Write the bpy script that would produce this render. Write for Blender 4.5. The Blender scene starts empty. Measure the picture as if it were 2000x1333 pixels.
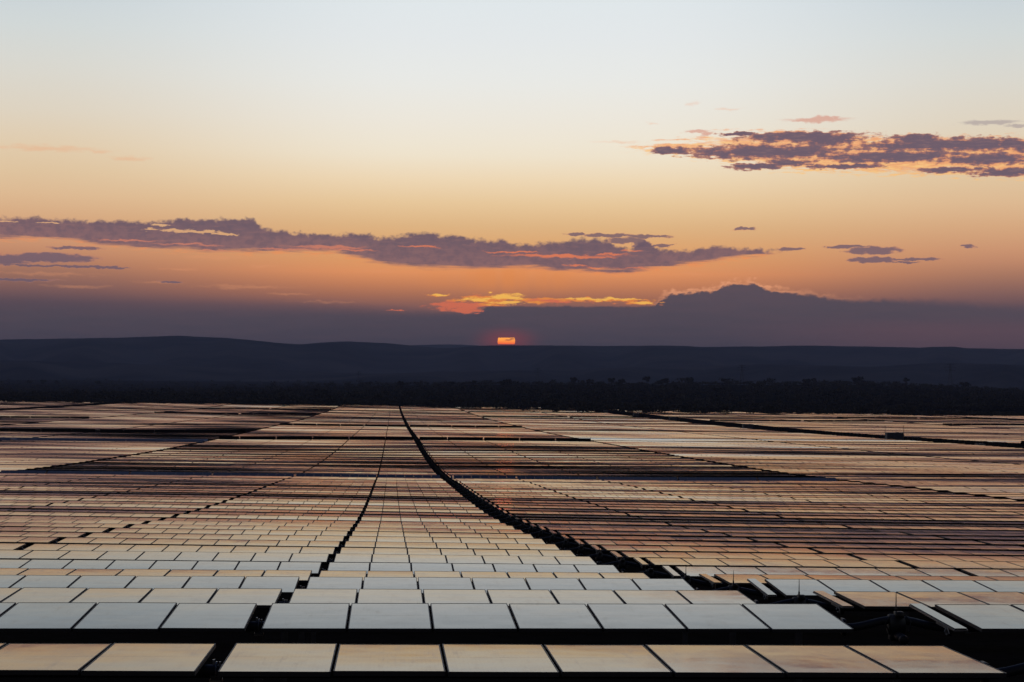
import bpy, math, random
import numpy as np
from mathutils import Matrix, Vector

R = math.radians
C = bpy.context.scene.collection
sc = bpy.context.scene

# ------------------------------------------------------------------ camera
CZ = 30.0                      # eye height above datum
FP = 3700.0                    # focal length in pixels of the 2000 px wide photograph
YAW, PITCH, ROLL = R(3.603), R(1.169), R(0.50)
fwd = Vector((math.sin(YAW) * math.cos(PITCH), math.cos(YAW) * math.cos(PITCH), math.sin(PITCH)))
rgt0 = Vector((math.cos(YAW), -math.sin(YAW), 0.0))
up0 = rgt0.cross(fwd)
rgt = rgt0 * math.cos(ROLL) + up0 * math.sin(ROLL)
upv = up0 * math.cos(ROLL) - rgt0 * math.sin(ROLL)
cam_data = bpy.data.cameras.new('camera')
cam_data.sensor_width = 36.0
cam_data.lens = 36.0 * FP / 2000.0
cam_data.clip_start = 0.2
cam_data.clip_end = 80000.0
cam = bpy.data.objects.new('camera', cam_data)
C.objects.link(cam)
cam.matrix_world = Matrix(((rgt.x, upv.x, -fwd.x, 0), (rgt.y, upv.y, -fwd.y, 0), (rgt.z, upv.z, -fwd.z, CZ), (0, 0, 0, 1)))
sc.camera = cam


def px_dir(x, y):
    d = fwd + rgt * ((x - 1000.0) / FP) - upv * ((y - 666.5) / FP)
    d.normalize()
    return d


def px_ae(x, y):
    """azimuth and elevation in degrees of a direction measured on the photograph"""
    d = px_dir(x, y)
    return math.degrees(math.atan2(d.x, d.y)), math.degrees(math.asin(d.z))


def lin(r, g, b, k=1.0):
    f = lambda c: (c / 255.0 / 12.92) if c <= 10.3 else ((c / 255.0 + 0.055) / 1.055) ** 2.4
    return (f(r) * k, f(g) * k, f(b) * k, 1.0)


# ------------------------------------------------------------------ render look
sc.view_settings.view_transform = 'Standard'
sc.view_settings.look = 'None'
sc.view_settings.exposure = 0.0
sc.view_settings.gamma = 1.0
sc.render.engine = 'CYCLES'
sc.cycles.max_bounces = 5
sc.cycles.glossy_bounces = 3
sc.cycles.diffuse_bounces = 2
sc.cycles.volume_bounces = 0
sc.cycles.use_denoising = True
sc.cycles.sample_clamp_indirect = 4.0

# ------------------------------------------------------------------ world: dusk sky with clouds, laid out by azimuth and elevation
world = bpy.data.worlds.new('World')
sc.world = world
world.use_nodes = True
NT = world.node_tree
NT.nodes.clear()


class G:
    """small helper that writes node expressions"""
    def __init__(self, nt):
        self.nt = nt

    def n(self, kind, **kw):
        nd = self.nt.nodes.new(kind)
        for k, v in kw.items():
            setattr(nd, k, v)
        return nd

    def put(self, sock, v):
        if hasattr(v, 'default_value') or isinstance(v, bpy.types.NodeSocket):
            self.nt.links.new(v, sock)
        else:
            sock.default_value = v

    def m(self, op, a, b=0.0, c=0.0, clamp=False):
        nd = self.n('ShaderNodeMath', operation=op)
        nd.use_clamp = clamp
        self.put(nd.inputs[0], a)
        self.put(nd.inputs[1], b)
        self.put(nd.inputs[2], c)
        return nd.outputs[0]

    def add(self, a, b): return self.m('ADD', a, b)
    def sub(self, a, b): return self.m('SUBTRACT', a, b)
    def mul(self, a, b): return self.m('MULTIPLY', a, b)
    def mx(self, a, b): return self.m('MAXIMUM', a, b)

    def xyz(self, x, y, z=0.0):
        nd = self.n('ShaderNodeCombineXYZ')
        for s, v in zip(nd.inputs, (x, y, z)):
            self.put(s, v)
        return nd.outputs[0]

    def vm(self, op, a, b=None):
        nd = self.n('ShaderNodeVectorMath', operation=op)
        self.put(nd.inputs[0], a)
        if b is not None:
            self.put(nd.inputs[1], b)
        return nd.outputs['Value'] if op in ('LENGTH', 'DOT_PRODUCT') else nd.outputs[0]

    def noise(self, vec, scale=1.0, detail=5.0, rough=0.55, col=False):
        nd = self.n('ShaderNodeTexNoise')
        nd.noise_dimensions = '3D'
        self.put(nd.inputs['Vector'], vec)
        nd.inputs['Scale'].default_value = scale
        nd.inputs['Detail'].default_value = detail
        nd.inputs['Roughness'].default_value = rough
        return nd.outputs['Color'] if col else nd.outputs[0]

    def ss(self, v, a, b, lo=0.0, hi=1.0, kind='SMOOTHSTEP'):
        nd = self.n('ShaderNodeMapRange', interpolation_type=kind)
        self.put(nd.inputs[0], v)
        self.put(nd.inputs[1], a)
        self.put(nd.inputs[2], b)
        self.put(nd.inputs[3], lo)
        self.put(nd.inputs[4], hi)
        return nd.outputs[0]

    def mix(self, f, a, b):
        nd = self.n('ShaderNodeMix', data_type='RGBA')
        self.put(nd.inputs[0], f)
        self.put(nd.inputs[6], a)
        self.put(nd.inputs[7], b)
        return nd.outputs[2]

    def ramp(self, v, stops):
        nd = self.n('ShaderNodeValToRGB')
        cr = nd.color_ramp
        while len(cr.elements) < len(stops):
            cr.elements.new(0.5)
        for e, (p, c) in zip(cr.elements, stops):
            e.position = p
        for e, (p, c) in zip(cr.elements, stops):
            e.position = p
            e.color = c
        self.put(nd.inputs[0], v)
        return nd.outputs[0]

    def curve(self, v, pts, smooth=False):
        """Float curve through (x, y) with x and y already in 0..1"""
        nd = self.n('ShaderNodeFloatCurve')
        cv = nd.mapping.curves[0]
        pts = sorted(pts)
        cv.points[0].location = pts[0]
        cv.points[1].location = pts[-1]
        for p in pts[1:-1]:
            cv.points.new(*p)
        for p in cv.points:
            p.handle_type = 'AUTO_CLAMPED' if smooth else 'VECTOR'
        nd.mapping.update()
        self.put(nd.inputs['Value'], v)
        return nd.outputs[0]


g = G(NT)
tc = g.n('ShaderNodeTexCoord')
sep = g.n('ShaderNodeSeparateXYZ')
NT.links.new(tc.outputs['Generated'], sep.inputs[0])
DX, DY, DZ = sep.outputs
U = g.mul(g.m('ARCTAN2', DX, DY), 180 / math.pi)
V = g.mul(g.m('ARCSINE', DZ), 180 / math.pi)
AZ0, AZ1 = -18.0, 24.0
VM = 16.0
U01 = g.ss(U, AZ0, AZ1, 0, 1, 'LINEAR')


def prof(pts, smooth=False):
    """px profile -> elevation in degrees as a function of azimuth"""
    q = []
    for x, y in pts:
        a, e = px_ae(x, y)
        q.append(((a - AZ0) / (AZ1 - AZ0), e / VM))
    q.sort()
    q = [(-0.0, q[0][1])] + [p for p in q if 0.001 < p[0] < 0.999] + [(1.0, q[-1][1])]
    return g.mul(g.curve(U01, q, smooth), VM)


def amp(pts):
    """strength profile (px x, value 0..1)"""
    q = sorted([((px_ae(x, 600)[0] - AZ0) / (AZ1 - AZ0), v) for x, v in pts])
    q = [(0.0, q[0][1])] + [p for p in q if 0.001 < p[0] < 0.999] + [(1.0, q[-1][1])]
    return g.curve(U01, q)


def el(y):
    return (741 - y) / FP * 180 / math.pi


def sky_ramp(stops):
    # stops: (elevation degrees, colour)
    return g.ramp(g.ss(V, -1.0, 89.0, 0, 1, 'LINEAR'), [((e + 1.0) / 90.0, c) for e, c in stops])


UP = [(15, lin(172, 182, 192)), (20, lin(132, 146, 168)), (28, lin(78, 90, 122)), (38, lin(52, 62, 94)), (55, lin(44, 54, 84)), (89, lin(34, 42, 68))]
mid = sky_ramp([(-1, lin(60, 52, 60)), (0.9, lin(88, 73, 82)), (el(640), lin(100, 78, 84)), (el(600), lin(146, 101, 92)), (el(570), lin(198, 126, 88)), (el(535), lin(242, 156, 98)),
                (el(500), lin(236, 168, 106)), (el(450), lin(230, 184, 130)), (el(400), lin(238, 204, 156)), (el(350), lin(243, 220, 184)), (el(300), lin(242, 231, 209)),
                (el(240), lin(238, 232, 219)), (el(160), lin(232, 233, 229)), (el(80), lin(226, 230, 231)), (el(0), lin(221, 228, 231))] + UP)
side = sky_ramp([(-1, lin(54, 48, 58)), (0.9, lin(80, 71, 82)), (el(640), lin(86, 73, 83)), (el(600), lin(106, 83, 88)), (el(570), lin(142, 102, 94)), (el(540), lin(176, 123, 98)),
                 (el(500), lin(212, 150, 112)), (el(450), lin(222, 172, 128)), (el(400), lin(228, 190, 148)), (el(350), lin(228, 200, 162)), (el(300), lin(228, 207, 176)),
                 (el(240), lin(223, 212, 193)), (el(160), lin(217, 215, 206)), (el(80), lin(208, 214, 213)), (el(0), lin(198, 208, 214))] + UP)
SUN_A, SUN_E = px_ae(989, 667)
da = g.m('ABSOLUTE', g.sub(U, SUN_A + 0.5))
sky = g.mix(g.ss(da, 3.0, 15.0), mid, side)
# warm pool of light under the main band, above the sun
pa, pe = px_ae(1000, 542)
gl = g.vm('LENGTH', g.vm('MULTIPLY', g.xyz(g.sub(U, pa), g.sub(V, pe)), (1 / 3.6, 1 / 0.75, 0)))
shaft = g.ss(g.noise(g.xyz(g.mul(U, 1.3), 3.0), 1.0, 3), 0.35, 0.65, 0.35, 1.0)
sky = g.mix(g.mul(g.mul(g.ss(gl, 1.0, 0.0), 0.75), shaft), sky, lin(240, 146, 74))

# distorted coordinates for ragged cloud edges
nz = g.noise(g.xyz(g.mul(U, 1.0), g.mul(V, 2.2), 1.7), 2.6, 6, 0.6, col=True)
nzc = g.vm('SUBTRACT', nz, (0.5, 0.5, 0.5))
Pd = g.vm('ADD', g.xyz(U, V), g.vm('MULTIPLY', nzc, (0.9, 0.22, 0)))
puff = g.sub(g.noise(g.xyz(g.mul(U, 1.0), g.mul(V, 1.3), 4.4), 4.0, 6, 0.56), 0.5)          # cumulus bumps
wisp = g.sub(g.noise(g.xyz(g.mul(U, 0.42), g.mul(V, 4.6), 9.1), 1.6, 6, 0.6), 0.5)           # streaks
wisp2 = g.sub(g.noise(g.xyz(g.mul(U, 0.8), g.mul(V, 5.5), 2.1), 2.4, 6, 0.62), 0.5)


def blobs(lst, P=None):
    """max over soft ellipses given in photograph pixels (cx, cy, rx, ry): 1 in the middle, 0 at the rim, negative outside"""
    P = P or Pd
    out = None
    for cx, cy, rx, ry in lst:
        a, e = px_ae(cx, cy)
        k = 180 / math.pi / FP
        nd = g.sub(1.0, g.vm('LENGTH', g.vm('MULTIPLY', g.vm('SUBTRACT', P, (a, e, 0)), (1 / (rx * k), 1 / (ry * k), 0))))
        out = nd if out is None else g.mx(out, nd)
    return out


col = sky
GREY = lin(112, 88, 98)
GREYL = lin(128, 100, 106)

# faint high wisps, all over
wm = g.mul(g.ss(g.add(g.add(blobs([(90, 290, 150, 8), (255, 310, 55, 6), (190, 295, 40, 5), (1353, 203, 20, 7), (1420, 213, 30, 4), (1275, 243, 12, 4), (480, 560, 120, 5),
                                   (515, 520, 40, 4), (310, 552, 60, 3), (450, 562, 40, 5), (570, 575, 60, 3), (350, 526, 50, 4), (420, 503, 90, 7),
                                   (1440, 450, 40, 3), (1350, 535, 40, 3), (740, 530, 40, 4), (90, 535, 130, 5), (150, 560, 90, 4), (640, 590, 80, 3), (1210, 278, 60, 4)]), 0.0), g.mul(wisp2, 1.6)), 0.0, 1.0), 0.32)
col = g.mix(wm, col, lin(238, 160, 112))

# ---- right hand top cluster: grey strips lit gold from below
clus_env = blobs([(1700, 297, 480, 62), (1980, 300, 300, 60), (1330, 295, 150, 22), (1290, 290, 110, 10)])
strips = [(1500, 297, 215, 19), (1440, 262, 60, 6), (1570, 267, 170, 14), (1620, 272, 75, 20), (1790, 272, 60, 14), (1870, 283, 280, 17), (2100, 285, 200, 20),
          (1740, 306, 190, 15), (1930, 311, 130, 15), (1480, 325, 75, 9), (1650, 325, 100, 6), (1860, 332, 80, 7), (1960, 337, 70, 12), (1540, 318, 60, 8), (1310, 294, 50, 10), (2120, 330, 140, 16)]
fs = g.add(g.sub(blobs(strips), 0.03), g.add(g.mul(puff, 1.1), g.mul(wisp2, 1.2)))
fl = g.add(g.mul(clus_env, 1.0), g.add(g.mul(puff, 0.5), g.mul(wisp, 2.0)))
lit_c = g.mix(g.ss(wisp2, -0.12, 0.14), lin(240, 158, 100), lin(255, 200, 124))
# the cluster's warm fringe lies mostly on its lower side
fringe = g.ss(g.sub(prof([(1180, 285), (1280, 292), (1400, 310), (1500, 325), (1700, 335), (2000, 345), (2300, 345)]), g.add(V, g.mul(wisp2, 1.3))), 0.12, -0.06)
fringe_top = g.ss(g.sub(g.add(V, g.mul(wisp2, 1.2)), prof([(1180, 285), (1330, 268), (1400, 252), (1600, 255), (1750, 268), (2000, 268), (2300, 268)])), 0.02, -0.18)
litm = g.mul(g.mul(g.ss(fl, 0.02, 0.4), fringe), fringe_top)
col = g.mix(g.mul(litm, 0.85), col, lit_c)
grey_c = g.mix(g.ss(fs, 0.1, 0.55), lin(196, 128, 104), lin(112, 94, 106))
grey_c = g.mix(g.ss(wisp2, 0.0, 0.2, 0, 0.5), grey_c, lin(150, 116, 114))
col = g.mix(g.mul(g.ss(fs, 0.06, 0.34), g.ss(clus_env, -0.15, 0.05)), col, grey_c)
pk = g.add(blobs([(1595, 235, 75, 6), (1615, 231, 30, 6), (1365, 257, 38, 4), (1380, 262, 15, 5)]), g.mul(wisp2, 0.7))
col = g.mix(g.ss(pk, 0.02, 0.6, 0, 0.65), col, lin(214, 140, 118))
pk = g.add(blobs([(1930, 240, 75, 6), (1990, 246, 40, 4)]), g.mul(wisp2, 0.9))
col = g.mix(g.ss(pk, 0.02, 0.6, 0, 0.6), col, lin(160, 146, 150))

# ---- small grey clouds
sm = g.add(blobs([(1708, 490, 62, 9), (1700, 508, 60, 7), (1785, 507, 62, 3), (1770, 513, 40, 2), (1635, 483, 22, 4), (1457, 447, 28, 3), (1893, 481, 18, 4), (1545, 488, 26, 4),
                  (1660, 482, 40, 3), (95, 504, 110, 11), (-30, 507, 110, 14), (110, 520, 150, 3), (30, 547, 90, 4), (210, 523, 60, 3), (330, 551, 28, 2), (150, 485, 60, 4),
                  (1190, 460, 60, 4), (1120, 458, 22, 3), (1260, 462, 55, 4), (1250, 476, 18, 12), (1290, 480, 40, 3), (1215, 470, 40, 8)]), g.add(g.mul(wisp2, 0.7), g.mul(puff, 0.5)))
col = g.mix(g.ss(sm, -0.02, 0.3, 0, 0.9), col, g.mix(g.ss(sm, 0.0, 0.4), lin(206, 140, 112), g.mix(g.ss(da, 4, 15), lin(126, 100, 108), lin(120, 98, 110))))

# ---- main band
top_c = prof([(-300, 424), (0, 425), (60, 424), (110, 428), (170, 430), (270, 434), (310, 431), (350, 428), (400, 428), (470, 427), (492, 429), (505, 440), (530, 451), (560, 453), (600, 455), (640, 459),
              (690, 456), (720, 459), (745, 463), (775, 464), (790, 457), (850, 454), (862, 461), (905, 458), (917, 467), (940, 466), (970, 472), (980, 461), (988, 470), (1000, 478), (1030, 478),
              (1060, 473), (1090, 471), (1150, 466), (1185, 470), (1205, 480), (1230, 487), (1240, 480), (1258, 467), (1268, 472), (1276, 486), (1330, 489), (1360, 487), (1385, 482), (1402, 478),
              (1440, 484), (1470, 486), (1510, 489), (1530, 495), (1560, 500), (2300, 500)])
bot_c = prof([(-300, 463), (0, 465), (80, 467), (150, 474), (200, 480), (280, 488), (350, 489), (420, 494), (480, 494), (560, 494), (650, 497), (700, 508), (760, 518), (850, 523), (950, 526), (1050, 526),
              (1100, 532), (1200, 535), (1260, 532), (1320, 521), (1400, 514), (1450, 505), (1500, 500), (1530, 494), (1560, 488), (2300, 480)])
up_d = g.add(g.sub(top_c, V), g.mul(puff, 0.42))
dn_d = g.add(g.sub(V, bot_c), g.mul(wisp, 0.45))
m_main = g.mul(g.ss(up_d, -0.05, 0.09), g.ss(dn_d, -0.05, 0.14))
# holes of clear sky near the left of the band
hole = g.add(blobs([(330, 450, 55, 4), (385, 453, 60, 4), (440, 457, 40, 2.5), (310, 440, 22, 3), (95, 434, 26, 1.6), (10, 433, 18, 2)]), g.add(g.mul(puff, 1.6), g.mul(wisp2, 1.8)))
m_main = g.mul(m_main, g.ss(hole, 0.45, 0.05))
band_c = g.mix(g.ss(dn_d, 0.05, 0.9), lin(142, 106, 108), lin(118, 94, 104))
band_c = g.mix(g.ss(g.mul(puff, 1.0), -0.12, 0.15, 0, 0.5), band_c, lin(100, 86, 100))
band_c = g.mix(g.ss(wisp2, 0.0, 0.22, 0, 0.4), band_c, lin(152, 112, 110))
# glowing underside and streaks inside
und = g.mul(g.ss(dn_d, 0.12, 0.0), amp([(-300, .5), (0, .9), (120, .75), (300, .55), (600, .7), (700, .8), (760, .35), (900, .3), (1000, .75), (1300, 1), (1480, .9), (1550, .6), (2300, 0)]))
band_c = g.mix(g.mul(und, 0.85), band_c, lin(240, 144, 94))
st = g.add(blobs([(640, 483, 110, 5), (560, 487, 110, 3), (680, 489, 80, 3), (1000, 493, 80, 2.4), (1090, 500, 150, 4.5), (1130, 503, 110, 3), (1190, 497, 60, 3), (1120, 519, 30, 3), (1160, 523, 35, 3), (820, 482, 60, 3),
                  (1290, 525, 120, 3), (370, 478, 90, 3), (250, 470, 90, 3), (1230, 490, 30, 3), (430, 491, 90, 3)]), g.mul(wisp2, 0.9))
st_c = g.mix(g.ss(da, 1.5, 7), lin(246, 132, 84), lin(216, 132, 106))
band_c = g.mix(g.ss(st, 0.10, 0.75, 0, 0.8), band_c, st_c)
col = g.mix(g.mul(m_main, 0.97), col, band_c)
# torn glowing edge just under the band
e2 = g.mul(g.ss(dn_d, -0.16, 0.0), g.ss(dn_d, 0.10, 0.0))
e2 = g.mul(g.mul(e2, g.ss(wisp2, -0.05, 0.15)), g.mul(g.ss(g.sub(top_c, bot_c), 0.1, 0.3), amp([(-300, .6), (0, .8), (300, .6), (700, .7), (800, .2), (950, .5), (1200, 1), (1500, 1), (1560, 0), (2300, 0)])))
col = g.mix(g.mul(e2, 0.8), col, lin(252, 152, 88))

# ---- low bank along the horizon
top_b = prof([(-300, 596), (0, 600), (300, 604), (600, 604), (800, 612), (935, 612), (948, 599), (1010, 598), (1150, 599), (1282, 598), (1292, 584), (1310, 577), (1345, 573), (1392, 569), (1405, 562), (1425, 557),
              (1478, 553), (1486, 563), (1500, 566), (1540, 574), (1578, 577), (1585, 571), (1595, 580), (1640, 587), (1750, 588), (1850, 592), (1920, 600), (2000, 605), (2300, 612)])
soft = g.ss(amp([(-300, .62), (500, .5), (760, .3), (900, .07), (960, .03), (1500, .03), (1650, .08), (1800, .16), (2000, .3), (2300, .4)]), 0, 1, 0, 1, 'LINEAR')
bd = g.add(g.sub(top_b, V), g.mul(puff, amp([(-300, .1), (900, .12), (1280, .16), (1300, .30), (1600, .26), (1800, .2), (2300, .2)])))
m_bank = g.ss(bd, g.mul(soft, -1.0), g.add(g.mul(soft, 0.6), 0.03))
rim = g.mul(g.mul(g.ss(g.add(bd, g.mul(puff, 0.35)), -0.17, -0.02), g.ss(bd, 0.05, -0.03)), g.mul(amp([(-300, 0), (1270, 0), (1300, .8), (1420, 1), (1500, .9), (1570, .35), (1640, .2), (1720, 0), (2300, 0)]), g.ss(wisp, -0.12, 0.08, 0.35, 1.0)))
col = g.mix(rim, col, lin(246, 168, 122))
bank_c = g.ramp(g.ss(V, 0.0, 3.0, 0, 1, 'LINEAR'), [(0, lin(76, 68, 76)), (0.4, lin(84, 75, 84)), (0.7, lin(90, 79, 87)), (1, lin(98, 83, 90))])
pinkr = g.mul(g.ss(U, 9.0, 16.0), g.mul(g.ss(V, 0.6, 1.2), g.ss(V, 2.1, 1.5)))
bank_c = g.mix(g.mul(pinkr, 0.55), bank_c, lin(118, 84, 90))
bank_c = g.mix(g.ss(wisp, -0.15, 0.2, 0, 0.12), bank_c, lin(124, 92, 96))
col = g.mix(m_bank, col, bank_c)

# ---- burning shreds of cloud above the sun
fe = g.add(blobs([(862, 577, 40, 3.2), (893, 598, 58, 13), (905, 607, 45, 7), (950, 584, 70, 9), (990, 580, 40, 9), (1060, 588, 90, 7), (1120, 585, 60, 4), (1190, 586, 90, 4.5), (1250, 592, 48, 6), (985, 591, 70, 6),
                  (955, 573, 8, 3.5), (1150, 581, 14, 2.5), (770, 607, 26, 1.6), (930, 594, 55, 8)]), g.add(g.mul(wisp2, 2.2), g.mul(puff, 0.9)))
fire_m = g.mul(g.ss(fe, 0.0, 0.5), g.ss(g.sub(V, prof([(700, 615), (940, 615), (952, 600), (1290, 599), (1300, 599), (2000, 600)])), -0.03, 0.03))
hot = g.add(blobs([(863, 576, 44, 4), (990, 579, 48, 11), (1000, 592, 60, 6), (930, 585, 45, 5), (955, 573, 9, 4), (1180, 584, 110, 5), (1260, 592, 40, 5)]), g.mul(wisp2, 2.4))
fire_c = g.mix(g.ss(hot, -0.5, 0.2), lin(234, 120, 84), lin(252, 150, 66))
fire_c = g.mix(g.ss(hot, 0.2, 0.65), fire_c, lin(255, 192, 84, 1.15))
col = g.mix(g.mul(fire_m, 0.95), col, fire_c)

# ---- the sun: a slice of the disc between the bank and the ridge, with a red halo
sd = g.vm('LENGTH', g.vm('MULTIPLY', g.xyz(g.sub(U, SUN_A), g.sub(V, SUN_E)), (0.75, 1.7, 0)))
halo = g.m('POWER', g.ss(sd, 1.15, 0.15), 2.0)
col = g.mix(g.mul(halo, 0.34), col, lin(206, 70, 66))
disc = g.vm('LENGTH', g.xyz(g.sub(U, SUN_A), g.sub(V, SUN_E)))
cut = g.mul(g.ss(g.add(V, g.mul(wisp2, 0.04)), SUN_E + 0.085, SUN_E + 0.125, 1, 0), g.ss(V, px_ae(989, 673.5)[1], px_ae(989, 671.5)[1]))
notch = g.ss(g.add(blobs([(993, 664.5, 9, 1.6), (1000, 662.5, 6, 2.0)], g.xyz(U, V)), g.mul(wisp2, 0.3)), 0.05, 0.4, 1.0, 0.35)
sun_m = g.mul(g.mul(g.ss(disc, 0.275, 0.255), cut), notch)
sun_c = g.mix(g.ss(V, SUN_E - 0.13, SUN_E + 0.1), lin(255, 92, 36, 1.9), lin(255, 160, 56, 2.2))
col = g.mix(sun_m, col, sun_c)

# the sky behind the photographer is the darker half of the dome
back = g.ss(DY, -0.9, 0.75, 0.16, 1.0)
below = g.ss(DZ, -0.05, -0.005, 0.12, 1.0)
bg = g.n('ShaderNodeBackground')
NT.links.new(g.vm('MULTIPLY', col, g.xyz(g.mul(back, below), g.mul(back, below), g.mul(back, below))), bg.inputs[0])
bg.inputs[1].default_value = 1.12
wo = g.n('ShaderNodeOutputWorld')
NT.links.new(bg.outputs[0], wo.inputs[0])
world.cycles.sampling_method = 'MANUAL'
world.cycles.sample_map_resolution = 1024

# ------------------------------------------------------------------ sun lamp (a dim red sun half hidden in the bank)
sl = bpy.data.lights.new('sun', 'SUN')
sl.energy = 0.00035
sl.angle = R(0.53)
sl.color = (1.0, 0.16, 0.08)
so = bpy.data.objects.new('sun', sl)
C.objects.link(so)
sd_ = px_dir(989, 664)
so.rotation_euler = sd_.to_track_quat('Z', 'Y').to_euler()


# ------------------------------------------------------------------ materials
def mat(name):
    m = bpy.data.materials.new(name)
    m.use_nodes = True
    b = m.node_tree.nodes['Principled BSDF']
    return m, G(m.node_tree), b


def simple(name, c, rough, metal=0.0, var=0.0, scale=3.0):
    m, h, b = mat(name)
    b.inputs['Roughness'].default_value = rough
    b.inputs['Metallic'].default_value = metal
    if var:
        t = h.n('ShaderNodeTexCoord')
        f = h.noise(t.outputs['Object'], scale, 5, 0.6)
        c0 = tuple(x * (1 - var) for x in c) + (1,)
        c1 = tuple(min(1, x * (1 + var)) for x in c) + (1,)
        h.put(b.inputs['Base Color'], h.mix(h.ss(f, 0.3, 0.7), c0, c1))
    else:
        b.inputs['Base Color'].default_value = tuple(c) + (1,)
    return m


def glass_mat(near=False):
    m, h, b = mat('panel_glass_near' if near else 'panel_glass')
    geo = h.n('ShaderNodeNewGeometry')
    P = geo.outputs['Position']
    big = h.noise(P, 0.35, 3, 0.5)
    dust = h.noise(h.vm('MULTIPLY', P, (1, 1, 1)), 2.2, 6, 0.65)
    h.put(b.inputs['Base Color'], h.mix(h.ss(dust, 0.35, 0.75), (0.006, 0.007, 0.012, 1), (0.020, 0.019, 0.020, 1)))
    h.put(b.inputs['Roughness'], h.ss(dust, 0.3, 0.7, 0.055, 0.12))
    b.inputs['IOR'].default_value = 1.325
    bump = h.n('ShaderNodeBump')
    bump.inputs['Strength'].default_value = 1.0
    bump.inputs['Distance'].default_value = 0.004
    hh = h.add(big, h.mul(dust, 0.05))
    if near:
        tc_ = h.n('ShaderNodeTexCoord')
        sp = h.n('ShaderNodeSeparateXYZ')
        h.nt.links.new(tc_.outputs['Object'], sp.inputs[0])
        oi = h.n('ShaderNodeObjectInfo')
        rnd = oi.outputs['Random']
        # a pane clamped along its middle droops towards both long ends, each one a little differently
        q = h.mul(h.mul(sp.outputs[1], sp.outputs[1]), h.ss(rnd, 0, 1, -0.7, -1.5, 'LINEAR'))
        q = h.add(q, h.mul(h.mul(sp.outputs[0], sp.outputs[0]), -0.9))
        w = h.noise(h.vm('ADD', tc_.outputs['Object'], h.xyz(h.mul(rnd, 40.0), 0.0, 0.0)), 0.9, 2, 0.5)
        hh = h.add(hh, h.add(q, h.mul(w, 1.3)))
        # cell scribe lines running along the panel and the joint across its middle
        ln = h.ss(h.m('ABSOLUTE', sp.outputs[1]), 0.004, 0.010, 1.0, 0.0)
        cell = h.ss(h.m('ABSOLUTE', h.sub(h.m('FRACT', h.mul(sp.outputs[0], 26.0)), 0.5)), 0.0, 0.16, 1.0, 0.0)
        smear = h.noise(h.vm('MULTIPLY', h.vm('ADD', tc_.outputs['Object'], h.xyz(h.mul(rnd, 17.0), 0.0, 0.0)), (9, 1.2, 1)), 1.0, 5, 0.7)
        ro = h.add(h.ss(dust, 0.3, 0.7, 0.05, 0.11), h.add(h.mul(ln, 0.12), h.add(h.mul(cell, 0.02), h.ss(smear, 0.5, 0.75, 0, 0.06))))
        h.put(b.inputs['Roughness'], ro)
    h.put(bump.inputs['Height'], hh)
    h.put(b.inputs['Normal'], bump.outputs[0])
    return m


M_GLASS = glass_mat()
M_GLASS_NEAR = glass_mat(True)
M_FRAME = simple('anodised_frame', (0.035, 0.035, 0.042), 0.5, 0.2)
M_STEEL = simple('dull_steel', (0.10, 0.105, 0.12), 0.55, 0.5, 0.2, 6)
M_TUBE = simple('tube_steel', (0.03, 0.033, 0.042), 0.5, 0.4, 0.2, 4)
M_BLACK = simple('black_backsheet', (0.012, 0.012, 0.014), 0.7)
M_MOTOR = simple('motor_housing', (0.011, 0.011, 0.012), 0.6, 0.0, 0.2, 8)
M_BRIGHT = simple('galvanised_bracket', (0.30, 0.30, 0.30), 0.4, 0.6, 0.15, 12)
M_BOX = simple('painted_container', (0.09, 0.10, 0.13), 0.6, 0.0, 0.12, 1.0)
M_BOXR = simple('container_roof', (0.13, 0.13, 0.15), 0.6, 0.0, 0.12, 1.0)
M_BARK = simple('bark', (0.05, 0.04, 0.032), 0.9, 0, 0.3, 2)
M_POLE = simple('pylon_steel', (0.06, 0.06, 0.065), 0.6, 0.3)


def leaf_mat(name, a, b_):
    m, h, b = mat(name)
    geo = h.n('ShaderNodeNewGeometry')
    f = h.noise(geo.outputs['Position'], 0.12, 4, 0.6)
    h.put(b.inputs['Base Color'], h.mix(h.ss(f, 0.35, 0.65), a, b_))
    b.inputs['Roughness'].default_value = 0.85
    b.inputs['Specular IOR Level'].default_value = 0.15
    return m


M_LEAF = leaf_mat('bush_leaves', (0.040, 0.038, 0.024, 1), (0.085, 0.066, 0.044, 1))
M_LEAF2 = leaf_mat('dry_leaves', (0.026, 0.022, 0.016, 1), (0.055, 0.040, 0.026, 1))


def ground_mat():
    m, h, b = mat('dry_soil')
    geo = h.n('ShaderNodeNewGeometry')
    P = geo.outputs['Position']
    a = h.noise(P, 0.01, 6, 0.6)
    c = h.noise(P, 1.4, 6, 0.65)
    k = h.mix(h.ss(a, 0.35, 0.65), (0.016, 0.013, 0.011, 1), (0.034, 0.027, 0.021, 1))
    h.put(b.inputs['Base Color'], h.mix(h.ss(c, 0.4, 0.7, 0, 0.6), k, (0.012, 0.012, 0.009, 1)))
    b.inputs['Roughness'].default_value = 1.0
    b.inputs['Specular IOR Level'].default_value = 0.0
    bump = h.n('ShaderNodeBump')
    bump.inputs['Strength'].default_value = 0.6
    bump.inputs['Distance'].default_value = 0.1
    h.put(bump.inputs['Height'], c)
    h.put(b.inputs['Normal'], bump.outputs[0])
    return m


def hill_mat():
    m, h, b = mat('wooded_hillside')
    geo = h.n('ShaderNodeNewGeometry')
    P = geo.outputs['Position']
    a = h.noise(h.vm('MULTIPLY', P, (1, 1, 3)), 0.0011, 8, 0.62)
    h.put(b.inputs['Base Color'], h.mix(h.ss(a, 0.35, 0.66), (0.012, 0.014, 0.016, 1), (0.085, 0.078, 0.075, 1)))
    b.inputs['Roughness'].default_value = 1.0
    b.inputs['Specular IOR Level'].default_value = 0.0
    return m


M_SOIL = ground_mat()
M_HILL = hill_mat()


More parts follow.
